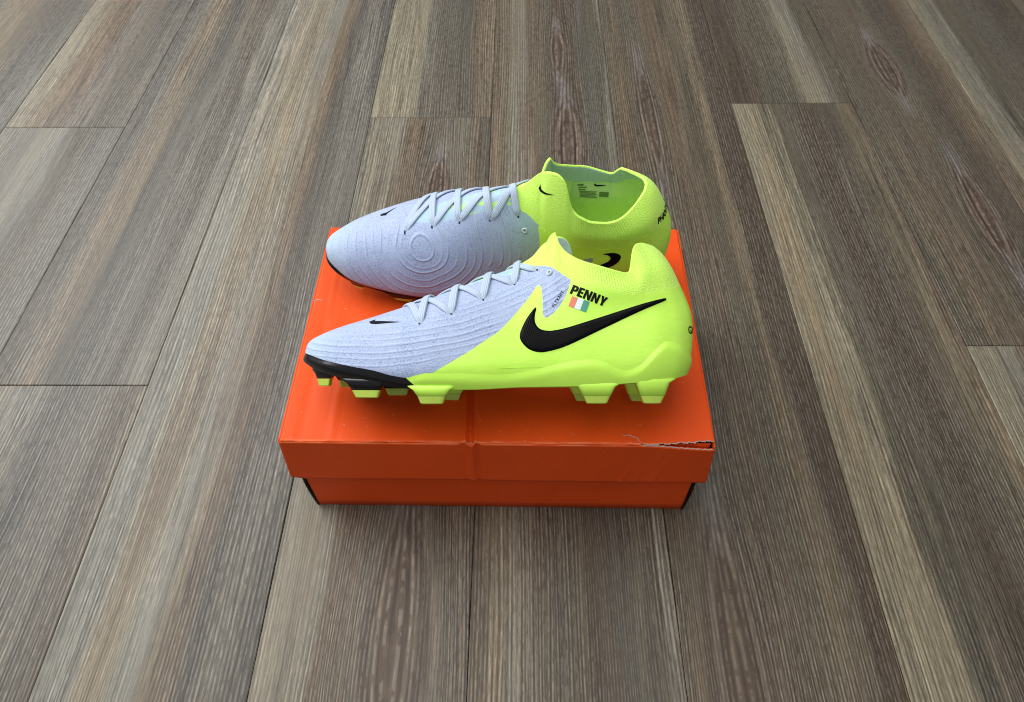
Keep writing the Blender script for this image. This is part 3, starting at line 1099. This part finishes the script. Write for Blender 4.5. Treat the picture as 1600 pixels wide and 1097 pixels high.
def wood(name, stops, feats=(), seed=0, gain=1.0, tint=(1, 1, 1)):
    g = G(name)
    P = g.obj()
    off = (seed * 3.17, seed * 1.73, seed * 0.61)
    px, py, pz = g.xyz(P)
    wob = g.math('SUBTRACT', g.noise(g.scale(P, (7, 1.1, 1), off), 1.0, 3.0), 0.5)
    wob2 = g.math('SUBTRACT', g.noise(g.scale(P, (38, 3.2, 1), off), 1.0, 2.0), 0.5)
    x2 = g.math('ADD', px, g.math('ADD', g.math('MULTIPLY', wob, 0.030), g.math('MULTIPLY', wob2, 0.005)))
    rings = []
    xf = x2
    for cx, cy, a, b, k in feats:
        k = min(1.0, k * 1.3)
        d0 = g.math('SUBTRACT', x2, (cx - 0.5) * PW)
        dx = g.math('MULTIPLY', g.math('ABSOLUTE', d0), 1 / a)
        dy = g.math('MULTIPLY', g.math('SUBTRACT', py, cy), 1 / b)
        dy2 = g.math('MULTIPLY', dy, dy)
        r = g.math('ADD', dx, dy2)                      # pointed, lens-like growth rings
        fall = g.math('EXPONENT', g.math('MULTIPLY', g.math('ADD', g.math('MULTIPLY', dx, dx), dy2), -0.9))
        xf = g.math('SUBTRACT', xf, g.math('MULTIPLY', g.math('MULTIPLY', d0, fall), 0.72))
        tip = g.math('MULTIPLY', g.smooth(g.math('ABSOLUTE', dy), 0.55, 0.95), g.math('SUBTRACT', 1.0, g.smooth(g.math('ABSOLUTE', dy), 0.95, 1.5)))
        tip = g.math('MULTIPLY', tip, g.math('SUBTRACT', 1.0, g.smooth(dx, 0.05, 0.6)))
        rings.append((r, tip, k))
    brk = g.math('SUBTRACT', g.noise(g.scale(P, (75, 2.6, 1), (off[2], off[1], 0)), 1.0, 4.0, 0.6), 0.5)
    u = g.math('ADD', g.math('ADD', g.math('MULTIPLY', xf, 1 / PW), 0.5), g.math('MULTIPLY', brk, 0.42))
    cv = g.n('ShaderNodeCombineXYZ')
    for i, s_ in enumerate((xf, py, pz)):
        g.put(cv.inputs[i], s_)
    Q = cv.outputs[0]
    mean = np.mean([c for _, c in stops], axis=0)
    stops = [(p, tuple(0.88 * np.array(c) + 0.12 * mean)) for p, c in stops]
    col = g.ramp(u, [(p, tuple(v * gain * w for v, w in zip(lin(c), tint))) for p, c in stops])
    hue = g.noise(g.scale(Q, (26, 1.3, 1), (off[1], off[2], 0)), 1.0, 2.0)
    col = g.mix(1.0, col, g.ramp(hue, [(0.3, (1.06, 0.98, 0.90)), (0.5, (1, 1, 1)), (0.7, (0.97, 0.995, 1.01))]), 'MULTIPLY')
    s1 = g.noise(g.scale(Q, (85, 1.5, 1), off), 1.0, 4.0, 0.6)
    col = g.mix(1.0, col, g.ramp(s1, [(0.28, (0.74, 0.73, 0.72)), (0.5, (1, 1, 1)), (0.72, (1.15, 1.14, 1.13))]), 'MULTIPLY')
    for r, tip, k in rings:
        mask = g.math('SUBTRACT', 1.0, g.smooth(r, 0.75, 1.3))
        rr = g.math('SINE', g.math('ADD', g.math('MULTIPLY', r, 13.0), g.math('MULTIPLY', wob2, 9.0)))
        core = g.math('SUBTRACT', 1.0, g.smooth(r, 0.15, 0.7))
        tone = g.mix(g.smooth(rr, -0.6, 0.9), tuple(v * gain for v in lin((92, 74, 59))), tuple(v * gain for v in lin((128, 112, 96))))
        tone = g.mix(g.math('MULTIPLY', core, 0.55), tone, tuple(v * gain for v in lin((98, 73, 54))))
        col = g.mix(g.math('MULTIPLY', mask, k), col, tone)
        col = g.mix(g.math('MULTIPLY', tip, 0.42 * k), col, tuple(v * gain for v in lin((164, 158, 158))))
    # grain: combed pores - pale, broken pin lines with dark gaps between, finer noise over them
    f1 = g.noise(g.scale(Q, (430, 9, 1), off), 1.0, 3.0, 0.6)
    f2 = g.noise(g.scale(Q, (800, 70, 1), (off[1], off[0], 0)), 1.0, 2.0, 0.6)
    zone = g.noise(g.scale(Q, (13, 1.8, 1), (off[2] * 9, off[0], 0)), 1.0, 2.0)
    zn = g.math('ADD', 0.35, g.math('MULTIPLY', g.smooth(zone, 0.36, 0.60), 0.65))
    g1 = g.ramp(f1, [(0.36, (0.50, 0.48, 0.46)), (0.47, (0.92, 0.92, 0.92)), (0.54, (1.02, 1.02, 1.02)), (0.63, (1.40, 1.39, 1.38))])
    g2 = g.ramp(f2, [(0.35, (0.70, 0.69, 0.68)), (0.45, (0.97, 0.97, 0.97)), (0.55, (1.0, 1.0, 1.0)), (0.65, (1.35, 1.35, 1.35))])
    col = g.mix(zn, col, g1, 'MULTIPLY')
    col = g.mix(zn, col, g2, 'MULTIPLY')
    for per, fq, dq, amt, s_ in ((0.0035, 42, 75, 0.60, 0), (0.0024, 55, 110, 0.42, 1)):
        ph = g.math('MULTIPLY', g.noise(g.scale(Q, (fq, 1.0, 1), (off[s_], off[2], s_)), 1.0, 2.0), 11.0)
        pin = g.math('SINE', g.math('ADD', g.math('MULTIPLY', xf, 2 * math.pi / per), ph))
        dash = g.smooth(g.noise(g.scale(Q, (260, dq, 1), (off[2], off[s_], 0)), 1.0, 2.0, 0.6), 0.42, 0.54)
        area_ = g.smooth(g.noise(g.scale(Q, (17, 1.5, 1), (off[s_] * 3, off[1], s_)), 1.0, 2.0), 0.34, 0.52)
        m_ = g.math('MULTIPLY', area_, amt)
        col = g.mix(g.math('MULTIPLY', g.math('SUBTRACT', 1.0, g.smooth(pin, -0.9, -0.2)), m_), col, g.mix(1.0, col, (0.45, 0.43, 0.41), 'MULTIPLY'))
        pl = g.math('MULTIPLY', g.math('MULTIPLY', g.smooth(pin, 0.25, 0.8), dash), m_)
        col = g.mix(pl, col, g.mix(0.45, g.mix(1.0, col, (1.9, 1.9, 1.9), 'MULTIPLY'), tuple(v * gain for v in (0.40, 0.385, 0.355))))
    h = g.math('ADD', f1, g.math('MULTIPLY', f2, 0.6))
    rough = g.math('ADD', 0.42, g.math('MULTIPLY', f1, 0.22))
    return g.out(col, rough, g.bump(h, 0.30, 0.0005), Specular_IOR_Level=0.38)


CR, LG, GY, DG, BR, DB, OL, TN, PU = ((158, 153, 140), (147, 146, 142), (123, 120, 116), (95, 92, 89), (115, 102, 90), (86, 74, 63), (101, 96, 85), (136, 126, 112), (104, 98, 92))
floor = new_obj("floor", [(-4, -3, -0.0045), (4, -3, -0.0045), (4, 5, -0.0045), (-4, 5, -0.0045)], [(0, 1, 2, 3)],
                mat_plain("dark_underlay", (0.018, 0.016, 0.014), 0.9, 0.2, 60, 0, 0.1), smooth=False)
floor['kind'] = 'structure'
floor['label'] = 'grey brown wood plank floor under the orange shoe box'


def plank(col, y0, y1, mat):
    x0 = PX0 + (col - 1) * PW
    g, bv, bot = 0.00028, 0.0008, -0.004
    w = PW / 2 - g
    V = []
    for z, i in ((bot, 0.0), (-bv * 0.8, 0.0), (0.0, bv)):
        V += [(-w + i, y0 + g + i, z), (w - i, y0 + g + i, z), (w - i, y1 - g - i, z), (-w + i, y1 - g - i, z)]
    Fs = []
    for k in (0, 4):
        for i in range(4):
            j = (i + 1) % 4
            Fs.append((k + i, k + j, k + 4 + j, k + 4 + i))
    Fs.append((8, 9, 10, 11))
    o = new_obj("plank", V, Fs, mat, floor, smooth=False)
    o.location = (x0 + PW / 2, 0, 0)
    return o


LAY = {   # column: list of (end joint y ...) with a board look for each board, near to far
    0: ([0.55], [('a', [(0, GY), (.4, DG), (.7, LG), (1, GY)], []), ('b', [(0, GY), (.3, TN), (.7, DG), (1, GY)], [])]),
    1: ([0.8424], [('a', [(0, LG), (.2, GY), (.45, LG), (.6, DG), (1, GY)], []), ('b', [(0, CR), (.22, TN), (.4, BR), (.55, GY), (.8, DG), (1, GY)], [])]),
    2: ([0.4080], [('a', [(0, GY), (.25, LG), (.5, DG), (.75, GY), (.9, PU), (1, LG)], []),
                   ('b', [(0, DG), (.18, GY), (.30, TN), (.42, DG), (.6, GY), (.78, PU), (.9, LG), (1, GY)], [])]),
    3: ([-0.2, 1.30], [('z', [(0, LG), (1, GY)], []), ('a', [(0, LG), (.13, LG), (.2, CR), (.27, TN), (.33, CR), (.45, LG), (.55, TN), (.62, BR), (.7, DG), (.85, GY), (1, DG)], []), ('b', [(0, BR), (1, GY)], [])]),
    4: ([0.8630], [('a', [(0, LG), (.24, LG), (.32, BR), (.45, BR), (.55, PU), (.8, GY), (.92, BR), (1, DG)], [(.66, .16, .028, .13, .55), (.62, .70, .022, .085, .8)]),
                   ('b', [(0, CR), (.36, CR), (.42, GY), (.5, PU), (.8, DG), (.9, BR), (1, TN)], [])]),
    5: ([-0.15, 1.45], [('z', [(0, BR), (1, GY)], []), ('a', [(0, BR), (.1, TN), (.22, LG), (.3, BR), (.5, OL), (.6, DB), (.75, DG), (.92, OL), (.97, LG), (1, GY)], [(.60, .80, .024, .12, .75), (.55, 1.03, .016, .08, .6)]), ('b', [(0, BR), (1, BR)], [])]),
    6: ([-0.05, 1.25], [('z', [(0, BR), (1, GY)], []), ('a', [(0, OL), (.12, BR), (.22, OL), (.5, BR), (.66, OL), (.78, TN), (.86, DB), (1, DB)], [(.26, .13, .026, .16, .6), (.16, .47, .026, .13, .8), (.30, .86, .018, .15, .6)]), ('b', [(0, BR), (1, OL)], [])]),
    7: ([0.8932], [('a', [(0, CR), (.22, CR), (.3, OL), (.42, PU), (.6, DB), (.75, PU), (.85, OL), (.95, TN), (1, BR)], []),
                   ('b', [(0, DB), (.22, DB), (.3, OL), (.55, OL), (.66, CR), (.82, LG), (.9, OL), (1, OL)], [])]),
    8: ([0.4598], [('a', [(0, CR), (.25, LG), (.4, BR), (.7, DB), (1, OL)], [(.7, .2, .03, .16, .5)]),
                   ('b', [(0, OL), (.3, BR), (.5, OL), (.72, DB), (.85, BR), (1, TN)], [(.42, .98, .024, .09, .8), (.55, .66, .022, .11, .8)])]),
    9: ([0.1], [('a', [(0, CR), (1, DB)], []), ('b', [(0, CR), (.15, LG), (.25, OL), (.5, PU), (.8, DB), (1, OL)], [])]),
    10: ([0.62], [('a', [(0, OL), (1, DB)], []), ('b', [(0, BR), (.3, TN), (.5, DB), (1, OL)], [])]),
    -1: ([0.6], [('a', [(0, LG), (.5, GY), (1, DG)], []), ('b', [(0, GY), (.5, DG), (1, LG)], [])]),
    11: ([0.7], [('a', [(0, OL), (1, DB)], []), ('b', [(0, BR), (.5, OL), (1, DB)], [])]),
}
sd = 1
for c_, (joints, looks) in LAY.items():
    ys = [-0.5] + joints + [2.1]
    ys = sorted(ys)
    for k, (tag_, stops, feats) in enumerate(looks):
        sd += 1
        plank(c_, ys[k], ys[k + 1], wood("wood_board_%d" % sd, stops, feats, sd * 1.37, 0.64 if c_ < 4 else 0.61, (1.04, 0.995, 0.87) if c_ < 4 else (1.05, 0.98, 0.79)))

# ------------------------------------------------------------------ shoe box and lid
BOX = Matrix.Translation((-0.01968, 0.27269, 0)) @ Matrix.Rotation(-0.00984, 4, 'Z')


def mat_card(name, col, wear=(0.86, 0.22, 0.09)):
    g = G(name)
    P = g.obj()
    n1 = g.noise(g.scale(P, (5, 60, 60)), 1.0, 3.0)
    n2 = g.noise(P, 14.0, 3.0)
    c = g.mix(g.smooth(n2, 0.3, 0.7), tuple(v * 0.92 for v in col), col)
    sc = g.math('MULTIPLY', g.smooth(g.noise(g.scale(P, (260, 60, 60)), 1.0, 4.0, 0.7), 0.66, 0.75), 0.15)
    c = g.mix(sc, c, wear)
    px, py, pz = g.xyz(P)
    fold = g.math('SUBTRACT', 1.0, g.smooth(g.math('ABSOLUTE', g.math('SUBTRACT', py, 0.0004)), 0.0006, 0.0022))
    fold = g.math('MULTIPLY', fold, g.smooth(pz, 0.1175, 0.1190))
    fold = g.math('MULTIPLY', fold, g.smooth(g.noise(g.scale(P, (55, 400, 400)), 1.0, 3.0), 0.34, 0.62))
    c = g.mix(g.math('MULTIPLY', fold, 0.7), c, wear)
    fleck = g.smooth(g.noise(P, 420.0, 2.0), 0.70, 0.74)
    c = g.mix(g.math('MULTIPLY', fleck, 0.25), c, (0.75, 0.45, 0.33))
    flute = g.noise(g.scale(P, (160, 3, 8)), 1.0, 2.0)
    h = g.math('ADD', g.math('MULTIPLY', flute, 0.5), g.math('ADD', g.math('MULTIPLY', n2, 1.2), g.math('MULTIPLY', n1, 0.2)))
    return g.out(c, 0.46, g.bump(h, 0.30, 0.0012), Specular_IOR_Level=0.14)


ORANGE = mat_card("orange_card", (0.79, 0.083, 0.010))
TORN = mat_plain("torn_grey_card", (0.42, 0.36, 0.33), 0.95, 0.1, 800, 0.0006, 0.25)
BLACKC = mat_card("black_card", (0.012, 0.011, 0.011), (0.05, 0.05, 0.05))

LW, LD, LH, LF = 0.1672, 0.2376, 0.1206, 0.0565     # half width, depth, height, flap length


def grid(nu, nv, fn):
    V = [fn(i / (nu - 1), j / (nv - 1)) for i in range(nu) for j in range(nv)]
    Fs = [(i * nv + j, (i + 1) * nv + j, (i + 1) * nv + j + 1, i * nv + j + 1) for i in range(nu - 1) for j in range(nv - 1)]
    return V, Fs


def solid(o, th, offset=-1):
    m = o.modifiers.new("thickness", 'SOLIDIFY')
    m.thickness = th
    m.offset = offset
    return o


def bumpf(x, c, w):
    return math.exp(-((x - c) / w)**2)


def top_z(x, y):
    """dents of the lid's top panel"""
    z = 0.0
    near = float(1 - sstep(0.035, 0.085, y))
    xc = -0.0195 - y * 0.05
    z += near * (0.0018 * bumpf(x, xc - 0.0042, 0.0015) - 0.0026 * bumpf(x, xc, 0.0021) + 0.0020 * bumpf(x, xc + 0.0042, 0.0013))
    n2 = float(1 - sstep(0.03, 0.06, y))
    z += n2 * (0.0009 * bumpf(x, 0.1035 - y * .05, 0.002) - 0.0006 * bumpf(x, 0.0985 - y * .05, 0.003))
    z += 0.0008 * bumpf(x, -0.147 - y * 0.03, 0.0022) * float(sstep(0.1, 0.15, y)) - 0.0006 * bumpf(x, -0.152, 0.004)
    z += 0.0005 * bumpf(x, -0.128, 0.002) * float(1 - sstep(0.05, 0.11, y))
    z += 0.00035 * math.sin(x * 61 + y * 23) * math.sin(y * 71 - x * 19) + 0.00016 * math.sin(x * 190 + 40 * y)
    z -= 0.0020 * math.sin(math.pi * min(max(y / LD, 0), 1)) * math.cos(x / LW * math.pi / 2)
    return z


def tear_y(x):
    """front edge of the top panel (set back where it has torn free)"""
    j = 0.0004 * math.sin(x * 900) + 0.0003 * math.sin(x * 2300 + 1) + 0.0003 * math.sin(x * 410)
    pts = [(0.094, 0.0), (0.0975, 0.0075), (0.104, 0.0072), (0.109, 0.0055), (0.1118, 0.0012), (0.118, 0.0006), (0.124, 0.0012), (0.146, 0.0019), (0.1672, 0.0036)]
    if x < 0.1118:
        return 0.0
    return max(0.0, float(np.interp(x, [p[0] for p in pts], [p[1] for p in pts])) + j)


lid = thing("box_lid", "bright orange cardboard lid with a torn front right corner, under the two boots", "box lid")
lid.matrix_world = BOX
XS = sorted({-LW + 0.0003, -LW + 0.0007, -LW + 0.0012, LW - 0.0003, LW - 0.0007, LW - 0.0012} | set(np.linspace(-LW, LW, 150).round(5)) | set(np.linspace(-0.03, -0.008, 24).round(5)) | set(np.linspace(0.092, 0.112, 22).round(5)) | set(np.linspace(0.111, LW, 60).round(5)))
YS = [0.0, 0.0004, 0.0012] + list(np.linspace(0.003, LD - 0.003, 70)) + [LD - 0.0012, LD - 0.0004, LD]
V, Fs = [], []
for x in XS:
    for y in YS:
        e = min(y, LD - y, x + LW, LW - x)
        rnd = -0.0012 * (1 - math.sqrt(max(0, 1 - (1 - min(max(e, 0) / 0.0014, 1))**2)))
        yy = y
        ty = tear_y(x)
        if ty > 0:
            yy = ty + y * (LD - ty) / LD
            if y < 0.002:
                rnd = 0.0
        lift = 0.0022 * float(sstep(0.112, LW, x)) * float(1 - sstep(0.0, 0.05, y))
        ws = -0.0012 * bumpf(y, 0.0, 0.004) * bumpf(x, -0.0195, 0.005)
        V.append((x, yy, LH + top_z(x, y) + rnd + lift + ws))
ny = len(YS)
for i in range(len(XS) - 1):
    for j in range(ny - 1):
        # notch torn into the left edge
        xm, ym = (XS[i] + XS[i + 1]) / 2, (YS[j] + YS[j + 1]) / 2
        Fs.append((i * ny + j, (i + 1) * ny + j, (i + 1) * ny + j + 1, i * ny + j + 1))
solid(new_obj("top_panel", V, Fs, ORANGE, lid), 0.0016)


def flap_front(u, v):
    x = -LW + 2 * LW * u
    x *= 1 + 0.026 * v                    # spreads a little towards its lower edge
    z0 = LH - 0.0012
    z0 -= 0.0015 * float(sstep(0.112, 0.160, x)) + 0.0003 * math.sin(x * 1400) * float(sstep(0.11, 0.12, x))
    drop = LF - 0.0035 * bumpf(x, -0.176, 0.012) + 0.0006 * math.sin(x * 31)
    z = z0 - v * (drop - (LH - 0.0012 - z0))
    y = -0.0004 - 0.0022 * v - 0.0022 * float(sstep(0.112, LW, x)) * (1 - v)
    xc = -0.0190
    w = 0.0022 + 0.001 * v
    y += (-0.0024 * bumpf(x, xc + 0.0010 * math.sin(6 * v), w * .8) + 0.0018 * bumpf(x, xc + 0.0045, 0.002) + 0.0008 * bumpf(x, xc - 0.006, 0.004)) * (1 - 0.4 * v)
    if v > 0.45:
        for xk, s_ in ((0.101, 1.), (0.112, .7), (0.126, .9), (0.137, .5)):
            y += -0.0007 * s_ * bumpf(x, xk + 0.010 * (1 - v) * 1.4, 0.0024) * float(sstep(0.45, 0.75, v))
    for xk, s_ in ((0.132, .7), (0.140, .8)):
        y += -0.0006 * s_ * bumpf(x, xk - 0.012 * v, 0.0022) * bumpf(v, 0.3, 0.25)
    return (x, y, z)


V, Fs = grid(230, 26, flap_front)
solid(new_obj("front_flap", V, [f[::-1] for f in Fs], ORANGE, lid), 0.0016)


def flap_side(sgn):
    def fn(u, v):
        y = 0.0008 + (LD - 0.0016) * u
        y -= 0.0016 * v * (1 - u)
        z = LH - 0.0012 - v * (LF - 0.0015)
        x = sgn * (LW - 0.0002 + 0.0042 * v + 0.0008 * math.sin(9 * u) * v)
        if sgn > 0:
            z -= 0.0016 * bumpf(u, 0.0, 0.06) * (1 - v)
        return (x, y, z)
    return fn


for sgn in (-1, 1):
    V, Fs = grid(60, 10, flap_side(sgn))
    if sgn > 0:
        Fs = [f[::-1] for f in Fs]
    solid(new_obj("side_flap", V, [f[::-1] for f in Fs], ORANGE, lid), 0.0016)
V, Fs = grid(40, 6, lambda u, v: ((-LW + 2 * LW * u) * (1 + 0.02 * v), LD + 0.0004 + 0.002 * v, LH - 0.0012 - v * LF))
solid(new_obj("back_flap", V, Fs, ORANGE, lid), 0.0016)


def ragged(name, path, w, parent, mat=TORN, seed=1):
    """rough torn paper lip along a path"""
    r = random.Random(seed)
    P = np.array(path)
    V, Fs = [], []
    for i, p in enumerate(P):
        t = P[min(i + 1, len(P) - 1)] - P[max(i - 1, 0)]
        t /= max(np.linalg.norm(t), 1e-9)
        a = np.cross(t, [0, 0, 1.0])
        a /= max(np.linalg.norm(a), 1e-9)
        k = w * (0.45 + 0.75 * r.random())
        taper = min(1, i / 4, (len(P) - 1 - i) / 4) * 0.85 + 0.15
        k *= taper
        for th in range(6):
            an = th * math.pi / 3 + r.random() * 0.4
            V.append(p + a * math.cos(an) * k * (0.8 + 0.5 * r.random()) + np.array([0, 0, 1]) * math.sin(an) * k * 0.8)
    for i in range(len(P) - 1):
        for k in range(6):
            a_, b_ = i * 6 + k, i * 6 + (k + 1) % 6
            Fs.append((a_, b_, b_ + 6, a_ + 6))
    return new_obj(name, V, Fs, mat, parent, smooth=False)


V, Fs = grid(14, 5, lambda u, v: (0.110 + (LW - 0.0022 - 0.110) * u, 0.0026 - 0.0006 * v, LH - 0.0021 - 0.0004 * (1 - u) - 0.030 * v))
solid(new_obj("corner_tab", V, [f[::-1] for f in Fs], ORANGE, lid), 0.0012)
xs = np.linspace(0.1118, LW, 110)
ragged("torn_edge", [(x, tear_y(x) - 0.0002, LH - 0.0003 + top_z(x, 0) + 0.0022 * float(sstep(0.112, LW, x))) for x in xs], 0.0005, lid, seed=3)
pa = []
for x in xs:
    f_ = flap_front((x + LW) / (2 * LW), 0.0)
    pa.append((f_[0], f_[1] + 0.0006, f_[2] + 0.0001))
ragged("torn_edge", pa, 0.0005, lid, seed=4)
tp = [(0.0965, 0.0092), (0.0990, 0.0085), (0.1022, 0.0082), (0.1050, 0.0073), (0.1080, 0.0064), (0.1095, 0.0052), (0.1102, 0.0034), (0.1120, 0.0014)]
tp = smooth_line([(a, b) for a, b in tp], 4)
ragged("torn_edge", [(x, y, LH + top_z(x, y) + 0.0001) for x, y in tp], 0.00032, lid, seed=5)
ragged("torn_edge", [(x, 0.1434 + 0.0006 * math.sin(300 * x), LH + top_z(x, .143) + 0.0001) for x in np.linspace(-LW - 0.0002, -0.1585, 16)], 0.0006, lid, seed=6)
ragged("torn_edge", [(-0.0195 + 0.004 * k / 12 - 0.002, 0.0004 + 0.0003 * math.sin(k), LH - 0.0016 + 0.0002 * math.cos(k * 2)) for k in range(13)], 0.0007, lid, seed=7)
ragged("torn_edge", [(-LW + 0.0006, 0.0006 + 0.00025 * k, LH - 0.0009 - 0.00002 * k) for k in range(9)], 0.0006, lid, seed=8)

box = thing("shoe_box", "orange and black cardboard shoe box base standing on the plank floor below the torn lid", "shoe box")
box.matrix_world = BOX
BW, BD, BH = 0.1636, 0.229, 0.112


def panel(name, fn, mat, flip=False, nu=40, nv=12):
    V, Fs = grid(nu, nv, fn)
    if flip:
        Fs = [f[::-1] for f in Fs]
    solid(new_obj(name, V, Fs, mat, box), 0.0016)


panel("front_panel", lambda u, v: (-BW + 2 * BW * u, 0.0032 + 0.0006 * math.sin(math.pi * u) * v - 0.0009 * bumpf(-BW + 2 * BW * u, -0.083 - 0.004 * v, 0.002) * v, 0.0004 + BH * v), ORANGE, nu=140)
panel("back_panel", lambda u, v: (-BW + 2 * BW * u, 0.0032 + BD, 0.0004 + BH * v), ORANGE, True)
for sgn in (-1, 1):
    panel("side_panel", lambda u, v, s=sgn: (s * (BW - 0.0004 + 0.0030 * math.sin(math.pi * min(1, v * 1.15 + 0.12)) * (1 - 0.25 * u) + 0.0006), 0.0024 + (BD - 0.001) * u, 0.0008 + BH * v), BLACKC, sgn < 0)
new_obj("bottom_panel", [(-BW, 0.004, 0.0006), (BW, 0.004, 0.0006), (BW, BD, 0.0006), (-BW, BD, 0.0006)], [(0, 1, 2, 3)], ORANGE, box, smooth=False)

build_boot("nearer neon and pale blue boot leaning on its side, marked PENNY with a flag", "pair of football boots on the box lid", FRONT_M, False, True)
set_pose('upright')
build_boot("farther neon and pale blue boot standing upright behind the boot marked PENNY", "pair of football boots on the box lid", BACK_M, True, False)
